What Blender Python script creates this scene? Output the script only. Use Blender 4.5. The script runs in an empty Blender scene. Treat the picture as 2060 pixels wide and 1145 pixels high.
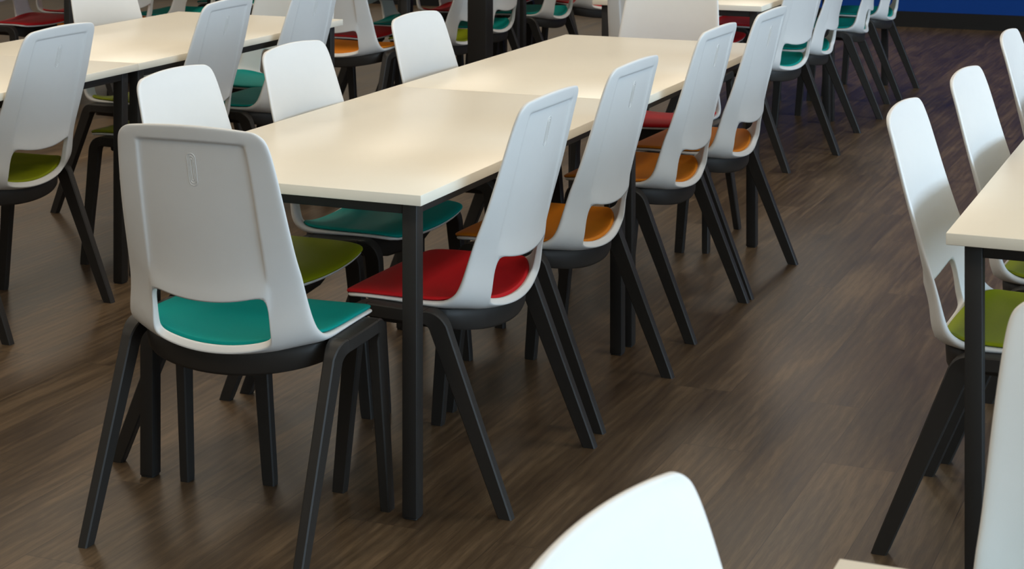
import bpy, bmesh, math, random
from mathutils import Vector, Matrix
R = math.radians

# ------------------------------------------------------------------ camera
scene = bpy.context.scene
COL = scene.collection
cam_data = bpy.data.cameras.new('camera')
cam = bpy.data.objects.new('camera', cam_data)
COL.objects.link(cam)
cam.location = (1.7819, -3.7396, 1.5839)
cam.rotation_euler = (R(90), 0, 0.396)
cam_data.sensor_width = 36
cam_data.lens = 3760.6 / 2060 * 36
cam_data.shift_y = -(572.5 + 373.6) / 2060
cam_data.clip_start = 0.05
cam_data.dof.use_dof = True
cam_data.dof.focus_distance = 4.6
cam_data.dof.aperture_fstop = 14
scene.camera = cam

# ------------------------------------------------------------------ light
vs = scene.view_settings
vs.view_transform = 'Standard'
vs.look = 'None'
vs.exposure = -0.08
vs.gamma = 1
vs.use_curve_mapping = False
world = bpy.data.worlds.new('world')
scene.world = world
world.use_nodes = True
bg = world.node_tree.nodes['Background']
bg.inputs[0].default_value = (0.75, 0.86, 1.0, 1)
bg.inputs[1].default_value = 0.25


def area(name, loc, rot, sx, sy, power, color):
    d = bpy.data.lights.new(name, 'AREA')
    d.shape = 'RECTANGLE'
    d.size, d.size_y = sx, sy
    d.energy = power
    d.color = color
    o = bpy.data.objects.new(name, d)
    COL.objects.link(o)
    o.location = loc
    o.rotation_euler = rot
    return o


# daylight entering by the glazed right hand side and the windows behind the camera
area('window_daylight_right', (9.4, -0.25, 2.2), (R(90), 0, R(90)), 12.4, 2.2, 890, (0.60, 0.80, 1.0))
area('window_daylight_rear', (0.0, -6.3, 1.9), (R(-90), 0, 0), 8.0, 1.6, 4, (1.0, 0.93, 0.85))
# the room's ceiling fittings
for lx in (-7.0, -4.0, -1.2, 1.8):
    for ly in (-2.2, 1.2, 4.6, 8.0):
        area('ceiling_lamp', (lx, ly, 3.5), (0, 0, 0), 0.6, 1.2, 27, (1.0, 0.88, 0.72))


# ------------------------------------------------------------------ materials
def lin(c):
    return tuple(((v / 255) / 12.92 if v / 255 <= 0.04045 else ((v / 255 + 0.055) / 1.055) ** 2.4) for v in c) + (1,)


def mat(name, rgb, rough=0.5, spec=0.5, noise=None, bump=0.0, bscale=400):
    m = bpy.data.materials.new(name)
    m.use_nodes = True
    nt = m.node_tree
    b = nt.nodes['Principled BSDF']
    c = lin(rgb)
    b.inputs['Base Color'].default_value = c
    b.inputs['Roughness'].default_value = rough
    b.inputs['Specular IOR Level'].default_value = spec
    tc = nt.nodes.new('ShaderNodeTexCoord')
    if noise:
        n = nt.nodes.new('ShaderNodeTexNoise')
        n.inputs['Scale'].default_value = noise[0]
        n.inputs['Detail'].default_value = 4
        nt.links.new(tc.outputs['Object'], n.inputs['Vector'])
        r = nt.nodes.new('ShaderNodeMix')
        r.data_type = 'RGBA'
        r.inputs[6].default_value = tuple(v * (1 - noise[1]) for v in c[:3]) + (1,)
        r.inputs[7].default_value = tuple(min(1, v * (1 + noise[1])) for v in c[:3]) + (1,)
        nt.links.new(n.outputs['Fac'], r.inputs[0])
        nt.links.new(r.outputs[2], b.inputs['Base Color'])
    if bump:
        n = nt.nodes.new('ShaderNodeTexNoise')
        n.inputs['Scale'].default_value = bscale
        nt.links.new(tc.outputs['Object'], n.inputs['Vector'])
        bp = nt.nodes.new('ShaderNodeBump')
        bp.inputs['Strength'].default_value = bump
        bp.inputs['Distance'].default_value = 0.0006
        nt.links.new(n.outputs['Fac'], bp.inputs['Height'])
        nt.links.new(bp.outputs['Normal'], b.inputs['Normal'])
    return m


M_WHITE = mat('white_plastic', (226, 225, 222), 0.42, 0.45, (30, 0.015), 0.15, 900)
M_BLACK = mat('black_plastic', (44, 41, 38), 0.5, 0.35, (60, 0.06), 0.2, 900)
M_METAL = mat('black_powder_coat', (41, 39, 37), 0.5, 0.35, (60, 0.05), 0.2, 1200)
M_TOP = mat('cream_laminate', (246, 239, 222), 0.32, 0.5, (14, 0.012))
M_TEAL = mat('teal_vinyl', (0, 144, 136), 0.6, 0.12, (200, 0.04), 0.2, 1500)
M_RED = mat('red_vinyl', (196, 22, 30), 0.6, 0.22, (200, 0.04), 0.2, 1500)
M_ORANGE = mat('orange_vinyl', (212, 124, 20), 0.6, 0.22, (200, 0.04), 0.2, 1500)
M_GREEN = mat('green_vinyl', (136, 146, 5), 0.6, 0.22, (200, 0.04), 0.2, 1500)
PAD = {'teal': M_TEAL, 'red': M_RED, 'orange': M_ORANGE, 'green': M_GREEN}
M_BLUE = mat('blue_paint', (0, 55, 128), 0.7, 0.2, (6, 0.03))
M_SKIRT = mat('black_skirting', (20, 20, 20), 0.5, 0.3, (20, 0.05))
M_WALL = mat('pale_paint', (222, 218, 208), 0.8, 0.2, (6, 0.02))
M_CEIL = mat('ceiling_paint', (228, 224, 214), 0.9, 0.2, (6, 0.02))


def floor_material():
    m = bpy.data.materials.new('dark_wood_planks')
    m.use_nodes = True
    nt = m.node_tree
    N, L = nt.nodes, nt.links
    b = N['Principled BSDF']
    tc = N.new('ShaderNodeTexCoord')
    sep = N.new('ShaderNodeSeparateXYZ')
    L.new(tc.outputs['Object'], sep.inputs[0])
    comb = N.new('ShaderNodeCombineXYZ')
    L.new(sep.outputs['Y'], comb.inputs['X'])
    L.new(sep.outputs['X'], comb.inputs['Y'])
    br = N.new('ShaderNodeTexBrick')
    br.offset = 0.37
    br.offset_frequency = 2
    br.inputs['Scale'].default_value = 1.0
    br.inputs['Brick Width'].default_value = 1.22
    br.inputs['Row Height'].default_value = 0.18
    br.inputs['Mortar Size'].default_value = 0.0012
    br.inputs['Mortar Smooth'].default_value = 0.3
    br.inputs['Color1'].default_value = (0, 0, 0, 1)
    br.inputs['Color2'].default_value = (1, 1, 1, 1)
    br.inputs['Mortar'].default_value = (0.3, 0.3, 0.3, 1)
    L.new(comb.outputs[0], br.inputs['Vector'])
    # offset the grain on each plank
    off = N.new('ShaderNodeVectorMath')
    off.operation = 'MULTIPLY_ADD'
    off.inputs[1].default_value = (13.0, 7.0, 5.0)
    L.new(br.outputs['Color'], off.inputs[0])
    L.new(comb.outputs[0], off.inputs[2])
    mp = N.new('ShaderNodeMapping')
    mp.inputs['Scale'].default_value = (1.1, 9, 1)
    L.new(off.outputs[0], mp.inputs['Vector'])
    n1 = N.new('ShaderNodeTexNoise')
    n1.inputs['Scale'].default_value = 1.6
    n1.inputs['Detail'].default_value = 8
    n1.inputs['Roughness'].default_value = 0.62
    n1.inputs['Distortion'].default_value = 0.6
    L.new(mp.outputs[0], n1.inputs['Vector'])
    mp2 = N.new('ShaderNodeMapping')
    mp2.inputs['Scale'].default_value = (3.0, 9.0, 1)
    L.new(off.outputs[0], mp2.inputs['Vector'])
    wv = N.new('ShaderNodeTexWave')
    wv.wave_type = 'RINGS'
    wv.inputs['Scale'].default_value = 1.3
    wv.inputs['Distortion'].default_value = 5.0
    wv.inputs['Detail'].default_value = 3
    wv.inputs['Detail Scale'].default_value = 0.8
    L.new(mp2.outputs[0], wv.inputs['Vector'])
    mix = N.new('ShaderNodeMath')
    mix.operation = 'MULTIPLY_ADD'
    mix.inputs[1].default_value = 0.09
    L.new(wv.outputs['Fac'], mix.inputs[0])
    L.new(n1.outputs['Fac'], mix.inputs[2])
    mp3 = N.new('ShaderNodeMapping')
    mp3.inputs['Scale'].default_value = (8, 130, 1)
    L.new(off.outputs[0], mp3.inputs['Vector'])
    n3 = N.new('ShaderNodeTexNoise')
    n3.inputs['Scale'].default_value = 1.5
    n3.inputs['Detail'].default_value = 5
    n3.inputs['Distortion'].default_value = 0.8
    L.new(mp3.outputs[0], n3.inputs['Vector'])
    fine = N.new('ShaderNodeMath')
    fine.operation = 'MULTIPLY_ADD'
    fine.inputs[1].default_value = 0.42
    fine.use_clamp = False
    L.new(n3.outputs['Fac'], fine.inputs[0])
    L.new(mix.outputs[0], fine.inputs[2])
    sub = N.new('ShaderNodeMath')
    sub.operation = 'SUBTRACT'
    sub.inputs[1].default_value = 0.21
    L.new(fine.outputs[0], sub.inputs[0])
    mix = sub
    bw = N.new('ShaderNodeMath')
    bw.operation = 'MULTIPLY_ADD'
    bw.inputs[1].default_value = 0.13
    L.new(br.outputs['Color'], bw.inputs[0])
    L.new(mix.outputs[0], bw.inputs[2])
    cr = N.new('ShaderNodeValToRGB')
    e = cr.color_ramp.elements
    e[0].position = 0.34
    e[0].color = lin((58, 44, 31))
    e[1].position = 0.86
    e[1].color = lin((112, 92, 69))
    x = e.new(0.6)
    x.color = lin((82, 66, 48))
    L.new(bw.outputs[0], cr.inputs[0])
    mm = N.new('ShaderNodeMix')
    mm.data_type = 'RGBA'
    mm.inputs[7].default_value = lin((40, 31, 24))
    fm = N.new('ShaderNodeMath')
    fm.operation = 'MULTIPLY'
    fm.inputs[1].default_value = 0.6
    L.new(br.outputs['Fac'], fm.inputs[0])
    L.new(fm.outputs[0], mm.inputs[0])
    L.new(cr.outputs[0], mm.inputs[6])
    L.new(mm.outputs[2], b.inputs['Base Color'])
    rr = N.new('ShaderNodeMapRange')
    rr.inputs['To Min'].default_value = 0.30
    rr.inputs['To Max'].default_value = 0.46
    L.new(n1.outputs['Fac'], rr.inputs['Value'])
    L.new(rr.outputs[0], b.inputs['Roughness'])
    b.inputs['Specular IOR Level'].default_value = 0.33
    bp = N.new('ShaderNodeBump')
    bp.inputs['Strength'].default_value = 0.12
    bp.inputs['Distance'].default_value = 0.002
    L.new(mix.outputs[0], bp.inputs['Height'])
    L.new(bp.outputs['Normal'], b.inputs['Normal'])
    return m


M_FLOOR = floor_material()


# ------------------------------------------------------------------ mesh helpers
def obj(name, me, parent=None, m=None):
    o = bpy.data.objects.new(name, me)
    COL.objects.link(o)
    if m is not None and not me.materials:
        me.materials.append(m)
    if parent is not None:
        o.parent = parent
    return o


def mesh(name, verts, faces, m, smooth=True, subsurf=0, bevel=0.0, segs=2, sharp=50, crease=None):
    me = bpy.data.meshes.new(name)
    me.from_pydata([tuple(v) for v in verts], [], faces)
    bm = bmesh.new()
    bm.from_mesh(me)
    if crease:
        cl = bm.edges.layers.float.new('crease_edge')
        bm.verts.ensure_lookup_table()
        for (a, b), v in crease.items():
            e = bm.edges.get((bm.verts[a], bm.verts[b]))
            if e is not None:
                e[cl] = v
    bmesh.ops.remove_doubles(bm, verts=bm.verts, dist=1e-6)
    bmesh.ops.recalc_face_normals(bm, faces=bm.faces)
    if bevel:
        es = [e for e in bm.edges if len(e.link_faces) == 2 and e.calc_face_angle(0) > R(30)]
        bmesh.ops.bevel(bm, geom=es, offset=bevel, segments=segs, profile=0.5, affect='EDGES', clamp_overlap=True)
    bm.to_mesh(me)
    bm.free()
    me.materials.append(m)
    if subsurf:
        tmp = bpy.data.objects.new('tmp', me)
        COL.objects.link(tmp)
        mod = tmp.modifiers.new('s', 'SUBSURF')
        mod.levels = subsurf
        mod.render_levels = subsurf
        dg = bpy.context.evaluated_depsgraph_get()
        dg.update()
        me2 = bpy.data.meshes.new_from_object(tmp.evaluated_get(dg))
        bpy.data.objects.remove(tmp)
        bpy.data.meshes.remove(me)
        me = me2
        me.name = name
    if smooth:
        me.polygons.foreach_set('use_smooth', [True] * len(me.polygons))
        if not subsurf:
            me.set_sharp_from_angle(angle=R(sharp))
    me.update()
    return me


def box(lo, hi):
    (a, b, c), (d, e, f) = lo, hi
    v = [(a, b, c), (d, b, c), (d, e, c), (a, e, c), (a, b, f), (d, b, f), (d, e, f), (a, e, f)]
    q = [(0, 3, 2, 1), (4, 5, 6, 7), (0, 1, 5, 4), (1, 2, 6, 5), (2, 3, 7, 6), (3, 0, 4, 7)]
    return v, q


def box_mesh(name, lo, hi, m, bevel=0.0, segs=2):
    v, q = box(lo, hi)
    return mesh(name, v, q, m, True, 0, bevel, segs)


def loft(rings, cap=True):
    n = len(rings[0])
    v = [p for r in rings for p in r]
    f = []
    for i in range(len(rings) - 1):
        for j in range(n):
            k = (j + 1) % n
            f.append((i * n + j, i * n + k, (i + 1) * n + k, (i + 1) * n + j))
    if cap:
        f.append(tuple(range(n - 1, -1, -1)))
        f.append(tuple((len(rings) - 1) * n + j for j in range(n)))
    return v, f


def tag(o, label, cat, group=None, kind=None):
    o['label'] = label
    o['category'] = cat
    if group:
        o['group'] = group
    if kind:
        o['kind'] = kind
    return o


# ------------------------------------------------------------------ the room
def structure(name, lo, hi, m, label):
    o = obj(name, box_mesh(name, lo, hi, m))
    tag(o, label, name.split('_')[0], None, 'structure')
    return o


structure('floor', (-12, -6.6, -0.1), (9.6, 10.26, 0), M_FLOOR, 'dark brown wood plank floor of the dining room')
structure('wall_far', (-2.6, 10.26, 0), (9.6, 10.4, 3.6), M_BLUE, 'blue painted wall at the far end of the room')
structure('wall_far_left', (-12, 10.26, 0), (-2.6, 10.4, 3.6), M_WALL, 'pale stretch of the far wall left of the blue')
structure('baseboard_far', (-12, 10.243, 0), (9.6, 10.26, 0.115), M_SKIRT, 'black baseboard along the foot of the blue wall')
structure('wall_left', (-12.1, -6.6, 0), (-12, 10.26, 3.6), M_WALL, 'pale wall on the left side of the room')
structure('ceiling', (-12, -6.6, 3.6), (9.6, 10.26, 3.7), M_CEIL, 'pale ceiling over the dining room')
structure('wall_rear', (-12, -6.7, 0), (9.6, -6.6, 3.6), M_WALL, 'pale wall behind the tables')
structure('wall_right', (9.6, -6.6, 0), (9.7, 10.26, 3.6), M_WALL, 'pale wall on the right side of the room')

M_FRAME = mat('dark_window_frame', (60, 60, 62), 0.5, 0.4, (20, 0.04))
M_PANE = mat('window_pane', (196, 214, 226), 0.1, 0.5, (4, 0.02))
win = structure('window_1', (9.56, -6.45, 1.1), (9.6, 5.95, 3.3), M_PANE, 'long window on the right side of the room')
for wy in (-6.45, -3.35, -0.25, 2.85, 5.95):
    obj('mullion', box_mesh('mullion', (9.52, wy - .04, 1.1), (9.6, wy + .04, 3.3), M_FRAME), win)
for wz in (1.1, 3.3):
    obj('window_frame', box_mesh('window_frame', (9.52, -6.49, wz - .04), (9.6, 5.99, wz + .04), M_FRAME), win)

# ------------------------------------------------------------------ chair
# stations along the shell, front lip of the seat to top of the back:
# (half width, edge y, edge z, centre y, centre z, half width of the inner field)
ST = [
    (.204, .222, .449, .240, .440, .130),
    (.230, .206, .457, .227, .448, .130),
    (.236, .160, .461, .172, .453, .130),
    (.238, .090, .461, .090, .451, .130),
    (.238, .020, .462, .020, .445, .130),
    (.237, -.030, .465, -.050, .438, .132),
    (.232, -.058, .477, -.094, .433, .135),
    (.224, -.074, .498, -.124, .440, .142),
    (.216, -.089, .543, -.133, .480, .143),
    (.212, -.107, .598, -.142, .541, .142),
    (.209, -.117, .624, -.150, .580, .141),
    (.206, -.130, .658, -.159, .636, .140),
    (.202, -.152, .724, -.176, .718, .138),
    (.196, -.173, .795, -.191, .794, .136),
    (.189, -.190, .856, -.205, .857, .133),
    (.183, -.201, .889, -.214, .893, .130),
    (.174, -.208, .909, -.221, .917, .129),
    (.150, -.212, .920, -.224, .930, .110),
]


def station(p):
    i = max(0, min(len(ST) - 2, int(math.floor(p))))
    t = p - i
    P = [ST[max(0, min(len(ST) - 1, k))] for k in (i - 1, i, i + 1, i + 2)]
    out = []
    for a, b, c, d in zip(*P):
        out.append(0.5 * (2 * b + (c - a) * t + (2 * a - 5 * b + 4 * c - d) * t * t + (3 * b - a - 3 * c + d) * t ** 3))
    return out


def shell_pt(p, x):
    w, ey, ez, cy, cz, xr = station(p)
    k = abs(x / w) ** 2.2
    return Vector((x, ey * k + cy * (1 - k), ez * k + cz * (1 - k)))


def shell_nrm(p, x):
    # points to the sitter's side (up on the seat, forward on the back)
    a = shell_pt(min(17, p + .1), x) - shell_pt(max(0, p - .1), x)
    b = shell_pt(p, x + .003) - shell_pt(p, x - .003)
    n = b.cross(a)
    n.normalize()
    return n if (n.z * 0.6 + n.y * 0.8) > 0 else -n


PS = [0, .4, .9, 1.5, 2.2, 3, 4, 4.8, 5.4, 6, 6.4, 6.85, 7.4, 8.2, 8.98, 9.35, 10, 11, 12, 13, 14, 14.7, 15.0, 15.2, 15.8, 16.4, 17]


def columns(p):
    w, xr = station(p)[0], station(p)[5]
    h = [0, .33 * xr, .68 * xr, xr - .004, xr + .002, xr + .3 * (w - xr), xr + .68 * (w - xr), w]
    return [-x for x in h[:0:-1]] + h


def build_shell():
    V, F = [], []
    nc = 15
    for p in PS:
        for x in columns(p):
            V.append(shell_pt(p, x))
    nr = len(PS)
    for i, p in enumerate(PS):
        for j, x in enumerate(columns(p)):
            t = .0105
            inner = abs(j - 7) <= 3
            if 3 < p < 7.2:
                t += .009 * min(1, (p - 3) / 2.5)
            elif 7.2 <= p < 9:
                t += .009 * max(0, (8.4 - p) / 1.2)
            if 9.3 < p < 15.1 and inner:
                t = .0060
            if p < 1.2:
                t = .008 + .003 * p / 1.2
            if inner and 8.9 < p < 10.9:
                t = {8: .0165, 9: .0140, 10: .0080}[int(p)]
            V.append(shell_pt(p, x) - shell_nrm(p, x) * t)
    o = nr * nc
    hole = lambda i, j: 6.8 < PS[i] and PS[i + 1] < 9.1 and 4 <= j <= 9

    def quad(i, j):
        return (i * nc + j, i * nc + j + 1, (i + 1) * nc + j + 1, (i + 1) * nc + j)
    edges = {}
    for i in range(nr - 1):
        for j in range(nc - 1):
            if hole(i, j):
                continue
            q = quad(i, j)
            F.append(q)
            F.append(tuple(k + o for k in reversed(q)))
            for a, b in zip(q, q[1:] + q[:1]):
                key = (min(a, b), max(a, b))
                edges.setdefault(key, []).append((a, b))
    for es in edges.values():
        if len(es) == 1:
            a, b = es[0]
            F.append((b, a, a + o, b + o))
    i0, i1 = PS.index(6.85), PS.index(8.98)
    rim = set()
    for i in range(i0, i1 + 1):
        for j in range(4, 11):
            if i in (i0, i1) or j in (4, 10):
                rim.add(i * nc + j)
    crease = {}
    for i in range(i0, i1 + 1):
        for j in range(4, 11):
            for a, b in ((i * nc + j, i * nc + j + 1), (i * nc + j, (i + 1) * nc + j)):
                if a in rim and b in rim and (a // nc == b // nc or j in (4, 10)) and (a // nc != b // nc or i in (i0, i1)):
                    crease[(a, b)] = .75
                    crease[(a + o, b + o)] = .75
    k0, k1 = PS.index(9.35), PS.index(14.7)
    for i in range(k0, k1 + 1):
        for j in (3, 4, 10, 11):
            crease[(i * nc + j + o, (i + 1) * nc + j + o)] = .5
    for i in (k1 + 1, k1 + 2):
        for j in range(4, 10):
            crease[(i * nc + j + o, i * nc + j + 1 + o)] = .5
    return mesh('seat_shell', V, F, M_WHITE, True, 2, crease=crease)


def build_pad(m):
    V, F = [], []
    ps = [.28, .5, .9, 1.6, 2.6, 3.8, 4.7, 5.3, 5.8, 6.1, 6.36, 6.52, 6.6]
    us = [-1, -.965, -.85, -.6, -.3, 0, .3, .6, .85, .965, 1]
    rows = []
    for p in ps:
        w = station(p)[0] - .0055
        if p > 4.6:
            t = (p - 4.6) / 2.32
            w = min(w, .2335 * (1 - t ** 2.6) ** (1 / 2.6))
        if p < .4:
            w -= .006
        rows.append([(p, w * u) for u in us])
    nc = len(us)
    n = len(ps)
    for lift in (1, 0):
        for i, r in enumerate(rows):
            for j, (p, x) in enumerate(r):
                edge = i in (0, n - 1) or j in (0, nc - 1)
                h = (.0065 if edge else .0095) if lift else .0006
                V.append(shell_pt(p, x) + shell_nrm(p, x) * h)
    o = n * nc
    for i in range(n - 1):
        for j in range(nc - 1):
            q = (i * nc + j, i * nc + j + 1, (i + 1) * nc + j + 1, (i + 1) * nc + j)
            F.append(q)
            F.append(tuple(k + o for k in reversed(q)))
    for i in range(n - 1):
        F.append((i * nc, (i + 1) * nc, (i + 1) * nc + o, i * nc + o))
        F.append((i * nc + nc - 1, i * nc + nc - 1 + o, (i + 1) * nc + nc - 1 + o, (i + 1) * nc + nc - 1))
    for j in range(nc - 1):
        F.append((j, j + o, j + 1 + o, j + 1))
        k = (n - 1) * nc + j
        F.append((k, k + 1, k + 1 + o, k + o))
    return mesh('seat_pad', V, F, m, True, 1)


def section(c, t, hx, hy, x_axis):
    """rounded rectangle across tangent t; hx along the chair's width, hy across it"""
    a = x_axis - t * x_axis.dot(t)
    a.normalize()
    b = t.cross(a)
    k = .72
    pts = [(1, -k), (1, k), (k, 1), (-k, 1), (-1, k), (-1, -k), (-k, -1), (k, -1)]
    kx = []
    for px, py in pts:
        # corner radius about 5 mm whatever the size
        rx, ry = .003 / hx, .003 / hy
        sx = math.copysign(1 if abs(px) == 1 else 1 - rx, px)
        sy = math.copysign(1 if abs(py) == 1 else 1 - ry, py)
        kx.append(c + a * (hx * sx) + b * (hy * sy))
    return kx


def side_path(s):
    """centre line of one side frame: rear foot, bend, rail, bend, front foot"""
    foot_r, top_r = Vector((s * .259, -.214, 0)), Vector((s * .252, -.036, .432))
    top_f, foot_f = Vector((s * .252, .172, .437)), Vector((s * .262, .211, 0))

    def arc(a, b, c, r, n):
        u, v = (a - b).normalized(), (c - b).normalized()
        ang = u.angle(v)
        d = r / math.tan(ang / 2)
        p0, p1 = b + u * d, b + v * d
        return [p0 * (1 - t) ** 2 + b * 2 * t * (1 - t) + p1 * t * t for t in [k / n for k in range(n + 1)]]
    rear = [foot_r] + arc(foot_r, top_r, top_f, .04, 6)
    front = arc(top_r, top_f, foot_f, .04, 6) + [foot_f]
    return rear, front


def sweep(pts, sizes, name, m, flat_foot=None):
    rings = []
    X = Vector((1, 0, 0))
    for i, p in enumerate(pts):
        a = pts[max(0, i - 1)]
        b = pts[min(len(pts) - 1, i + 1)]
        t = (b - a).normalized()
        r = section(p, t, sizes[i][0], sizes[i][1], X)
        if flat_foot == i:
            r = [q - t * (q.z / t.z) for q in r]
        rings.append(r)
    v, f = loft(rings)
    return mesh(name, v, f, m, True, sharp=30)


def build_frame_parts():
    parts = []
    for s in (-1, 1):
        rear, front = side_path(s)
        # legs taper from the bend down to the foot
        fine_r = [rear[0].lerp(rear[1], t) for t in (0, .04, .5)] + rear[1:]
        n = len(fine_r)
        sz = [(.0115, .0155), (.012, .0165), (.0125, .0195)] + [(.0135 + .0095 * k / (n - 4), .0235 - .008 * k / (n - 4)) for k in range(n - 3)]
        parts.append(('leg', sweep(fine_r, sz, 'leg', M_BLACK, 0)))
        fine_f = front[:-1] + [front[-1].lerp(front[-2], t) for t in (.5, .04, 0)]
        n = len(fine_f)
        sz = [(.023 - .0095 * k / (n - 4), .0155 + .0065 * k / (n - 4)) for k in range(n - 3)] + [(.0125, .0185), (.012, .0165), (.0115, .0155)]
        parts.append(('leg', sweep(fine_f, sz, 'leg', M_BLACK, n - 1)))
        a, b = rear[-1], front[0]
        rp = [a, a.lerp(b, .5), b]
        parts.append(('side_rail', sweep(rp, [(.023, .0155), (.024, .0155), (.023, .0155)], 'side_rail', M_BLACK)))
    # curved apron that carries the shell, closed below
    n = 28
    outer = []
    for k in range(n + 1):
        th = math.pi * k / n
        outer.append((math.cos(th) * .229, .004 - .118 * math.sin(th) ** .92))
    front_pts = [(-.229, .09), (-.222, .135), (-.12, .150), (0, .155), (.12, .150), (.222, .135), (.229, .09)]
    loop = outer + front_pts
    V, F = [], []
    L = len(loop)

    def ring(scale, z, lift):
        i0 = len(V)
        for x, y in loop:
            yy = y * scale if y < 0 else y * (1 - (1 - scale) * .6)
            V.append((x * scale, yy, z + lift * (abs(x) / .229) ** 2.2))
        return i0
    rs = [ring(.965, .424, .022), ring(.995, .417, .026), ring(1.0, .406, .02), ring(.985, .377, .024), ring(.965, .371, .026), ring(.93, .369, .028), ring(.7, .380, .026), ring(.3, .388, 0)]
    for a, b in zip(rs, rs[1:]):
        for j in range(L):
            k = (j + 1) % L
            F.append((a + j, a + k, b + k, b + j))
    F.append(tuple(rs[-1] + j for j in range(L)))
    parts.append(('seat_frame', mesh('seat_frame', V, F, M_BLACK, True)))
    return parts


def build_emblem():
    """three nested rounded outlines standing on the back, high in the middle"""
    V, F = [], []
    tang = (shell_pt(14.3, 0) - shell_pt(12.9, 0)).normalized()
    zc = .832
    for rad, half in ((.0098, .026), (.0062, .0235), (.0027, .021)):
        n = 40
        path = []
        for k in range(n):
            a = 2 * math.pi * k / n
            x = rad * math.cos(a)
            h = rad * math.sin(a) + (half if math.sin(a) >= 0 else -half)
            path.append((x, h))
        rows = []
        for x, h in path:
            lo, hi = 9.5, 16.0
            for _ in range(30):
                mid = (lo + hi) / 2
                if shell_pt(mid, x).z < zc + h:
                    lo = mid
                else:
                    hi = mid
            rows.append((lo, x))
        b0 = len(V)
        m = len(rows)
        for k in range(m):
            p, x = rows[k]
            base = shell_pt(p, x) - shell_nrm(p, x) * .0058
            nb = -shell_nrm(p, x)
            p2, x2 = rows[(k + 1) % m]
            p1, x1 = rows[k - 1]
            tg = (shell_pt(p2, x2) - shell_pt(p1, x1)).normalized()
            sd = tg.cross(nb) * .0005
            V += [base + sd, base + sd * .6 + nb * .0010, base - sd * .6 + nb * .0010, base - sd]
        for k in range(m):
            q = (k + 1) % m
            for c in range(3):
                F.append((b0 + 4 * k + c, b0 + 4 * q + c, b0 + 4 * q + c + 1, b0 + 4 * k + c + 1))
    return mesh('emblem', V, F, M_WHITE, True)


SHELL = build_shell()
PADS = {k: build_pad(v) for k, v in PAD.items()}
FRAME = build_frame_parts()
EMBLEM = build_emblem()


def chair(x, y, deg, colour, label, group):
    root = bpy.data.objects.new('dining_chair', None)
    COL.objects.link(root)
    root.empty_display_size = .1
    root.location = (x, y, 0)
    root.rotation_euler = (0, 0, R(deg))
    tag(root, label, 'chair', group)
    sh = obj('seat_shell', SHELL, root)
    obj('emblem', EMBLEM, sh)
    pad = obj('seat_pad', PADS[colour], root)
    pad['label'] = colour + ' seat pad'
    for n, me in FRAME:
        obj(n, me, root)
    return root


# ------------------------------------------------------------------ tables
TW, TL, TH = .793, 1.4755, .74
T_TOP = box_mesh('tabletop', (-TW / 2, 0, TH - .0245), (TW / 2, TL, TH), M_TOP, .0015, 2)
LEGS = []
for lx in (-TW / 2 + .0303, TW / 2 - .0303 - .036):
    for ly in (.040, TL - .016 - .036):
        LEGS.append((box_mesh('leg', (lx, ly, .004), (lx + .036, ly + .036, TH - .0245), M_METAL, .002, 2),
                     box_mesh('glide', (lx + .002, ly + .002, 0), (lx + .034, ly + .034, .004), M_METAL, .001, 1)))
ax, bx = -TW / 2 + .0303, TW / 2 - .0303
RAILS = [
    box_mesh('frame_rail', (ax + .036, .042, TH - .054), (bx - .036, .067, TH - .0245), M_METAL, .0015),
    box_mesh('frame_rail', (ax + .036, TL - .016 - .034, TH - .054), (bx - .036, TL - .016 - .009, TH - .0245), M_METAL, .0015),
    box_mesh('frame_rail', (ax + .002, .076, TH - .054), (ax + .027, TL - .052, TH - .0245), M_METAL, .0015),
    box_mesh('frame_rail', (bx - .027, .076, TH - .054), (bx - .002, TL - .052, TH - .0245), M_METAL, .0015),
]


def table(x, y, label, group):
    """x = right edge, y = near edge of the top"""
    root = bpy.data.objects.new('dining_table', None)
    COL.objects.link(root)
    root.location = (x - TW / 2, y, 0)
    tag(root, label, 'table', group)
    obj('tabletop', T_TOP, root)
    for a, b in LEGS:
        l = obj('leg', a, root)
        obj('glide', b, l)
    for r in RAILS:
        obj('frame_rail', r, root)
    return root


GT = 'cream dining tables'
table(0, 0, 'cream dining table in the middle whose near corner points at the camera', GT)
table(0, TL + .002, 'cream dining table butted on behind the middle one, white chair at its far end', GT)
table(-1.8285, 1.6164 - TL - .001, 'cream dining table cut off by the left edge of the photo', GT)
table(-1.8285, 1.6164 + .001, 'cream dining table behind the one at the left edge, reaching the photo top', GT)
table(1.1351 + TW, .0757, 'cream table corner at the right edge on a black square leg', GT)
table(1.1351 + TW, .0757 + TL + .002, 'cream table beyond the one at the right edge, beside the white chair backs', GT)
table(1.3068 + TW, -1.6402 - TL, 'cream tabletop corner at the bottom edge, nearest table of all', GT)
FX, FY = -.375, 4.265
table(FX, FY, 'cream table at the top of the photo, before the blue wall', GT)
table(FX, FY + TL + .002, 'cream table nearest the blue wall, beside the far teal chairs', GT)
table(-2.12, 4.32, 'far cream table beside the black post, with an orange seated chair at its end', GT)
table(-2.12, 4.32 + TL + .002, 'far cream table behind the black post', GT)
table(-4.03, 4.26, 'far cream table between red and teal chairs, upper left', GT)
table(-4.03, 4.26 + TL + .002, 'farthest cream table at the upper left', GT)

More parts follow.
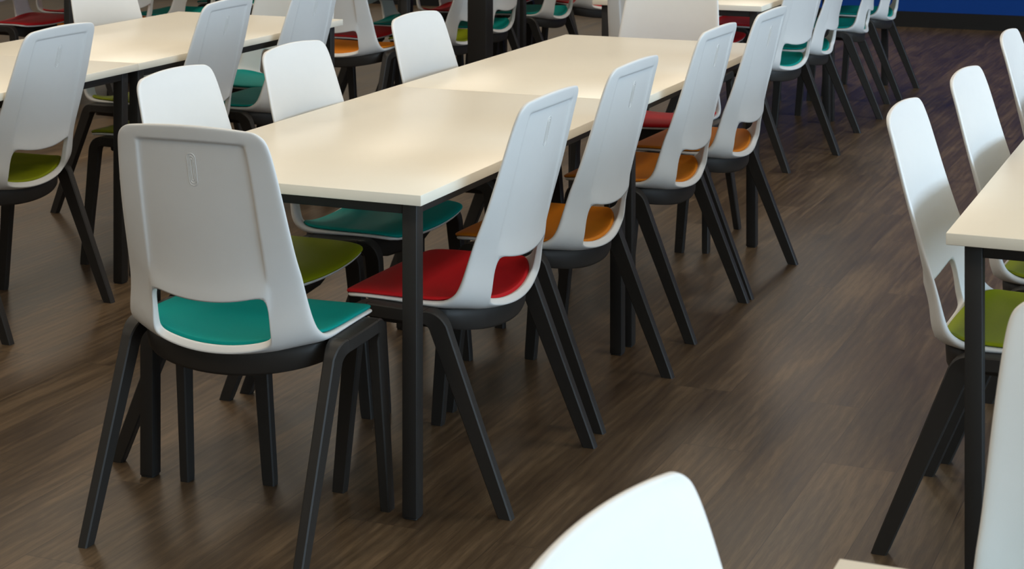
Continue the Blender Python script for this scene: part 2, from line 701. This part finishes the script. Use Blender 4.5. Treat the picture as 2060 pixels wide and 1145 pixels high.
GC = 'white shell dining chairs'
CHAIRS = [
    # middle tables
    (-.378, -.139, 1.5, 'teal', 'white chair with teal seat at the near end of the middle table, back to us'),
    (-.061, .398, 89, 'red', 'white chair with a red seat on the right of the middle table, nearest of four'),
    (-.064, 1.030, 88, 'orange', 'white chair with an orange seat next behind the red seated one, right of table'),
    (-.086, 1.896, 88, 'orange', 'white chair with orange seat, third along the right side of the middle tables'),
    (-.066, 2.462, 88, 'orange', 'white chair with orange seat, fourth and farthest along the right side of the middle tables'),
    (-.665, .375, -89, 'green', 'white chair with a green seat, left of the middle table, behind the teal end chair'),
    (-.646, .958, -90.5, 'teal', 'white chair with a teal seat, second on the left of the middle tables'),
    (-.681, 1.837, -91.5, 'green', 'white chair with a green seat, third on the left of the middle tables'),
    (-.438, 2.972, 180, 'red', 'white chair with a red seat facing us from the far end of the middle tables'),
    # left tables
    (-1.978, 1.095, 90, 'green', 'white chair with a green seat at the left edge, nearest on the left tables'),
    (-1.943, 2.025, 92, 'green', 'white chair with a green seat, second along the right of the left tables'),
    (-1.950, 2.705, 90, 'teal', 'white chair with a teal seat, third along the right of the left tables'),
    (-2.520, 2.650, -97, 'green', 'white chair with a green seat on the far side of the left tables'),
    (-2.250, 3.265, 180, 'teal', 'white chair with a teal seat facing us from the far end of the left tables'),
    # right tables
    (1.181, .517, -91, 'green', 'white chair with a lime seat behind the black leg of the right table'),
    (1.220, 1.130, -93, 'green', 'white chair with a lime seat, second beside the right table, back partly in shade'),
    (1.204, 2.060, -90, 'green', 'white chair back cut by the right edge, farthest beside the right tables'),
    # nearest table
    (1.402, -2.112, -97, 'teal', 'white chair back rising from the bottom edge beside the nearest tabletop'),
    (1.604, -1.317, 180, 'teal', 'white chair back at the lower right edge, in front of the black table leg'),
    # far tables before the blue wall
    (-.439, 4.645, 78, 'teal', 'white chair with a teal seat, nearest of four beside the table before the blue wall'),
    (-.427, 5.235, 91, 'teal', 'white chair with a teal seat, second of four beside the table before the blue wall'),
    (-.446, 6.196, 97, 'teal', 'white chair with a teal seat, third of four, just beyond the far black table legs'),
    (-.441, 6.880, 90.5, 'teal', 'white chair with a teal seat closest to the blue wall'),
    (-.775, 4.100, 0, 'red', 'white chair mostly hidden behind the chair at the far end of the middle tables'),
    (-1.030, 5.350, -90, 'red', 'white chair with a dark red seat glimpsed under the far table, nearer of two'),
    (-1.060, 6.110, -90, 'red', 'white chair with a red seat glimpsed under the far table, farther of two'),
    # far tables by the black post
    (-2.471, 4.319, 0, 'orange', 'white chair with an orange seat, back to us, beyond the left tables'),
    (-2.196, 4.901, 90, 'green', 'white chair with a green seat just left of the black post'),
    (-2.235, 5.455, 90, 'teal', 'white chair with a teal seat just right of the black post'),
    (-2.184, 6.203, 90, 'teal', 'white chair with a teal seat, second to the right of the black post'),
    (-2.080, 6.830, 60, 'red', 'white chair with a red seat, third to the right of the black post'),
    (-2.768, 4.865, -90, 'red', 'white chair with a red seat seen through the back of the far orange seated chair'),
    (-2.768, 5.430, -90, 'teal', 'white chair with a teal seat beside the far table leg, left of the black post'),
    (-2.770, 6.180, -90, 'red', 'white chair with a red seat above the third chair back of the middle tables'),
    (-2.770, 6.780, -90, 'red', 'white chair with a red seat behind the teal seats right of the black post'),
    # far tables upper left
    (-4.700, 4.700, -90, 'red', 'white chair with a bright red seat in the upper left corner'),
    (-4.760, 5.300, -90, 'red', 'white chair with a red seat second from the upper left corner'),
    (-4.110, 4.770, 90, 'orange', 'white chair with orange seat glimpsed behind the chair across the left tables'),
    (-4.060, 5.335, 90, 'teal', 'white chair with a teal seat at the top edge above the left tables'),
    (-4.080, 6.110, 90, 'teal', 'white chair with a teal seat behind the other teal one at the top left'),
]
for x, y, a, c, label in CHAIRS:
    chair(x, y, a, c, label, GC)

# the black post between the far chairs
post = bpy.data.objects.new('support_post', None)
COL.objects.link(post)
post.location = (-1.885, 4.63, 0)
tag(post, 'black square post standing beyond the middle tables among the far chairs', 'post')
obj('shaft', box_mesh('shaft', (-.05, -.045, 0), (.05, .045, 3.6), M_METAL, .004), post)
obj('base_plate', box_mesh('base_plate', (-.075, -.07, 0), (.075, .07, .008), M_METAL, .002), post)
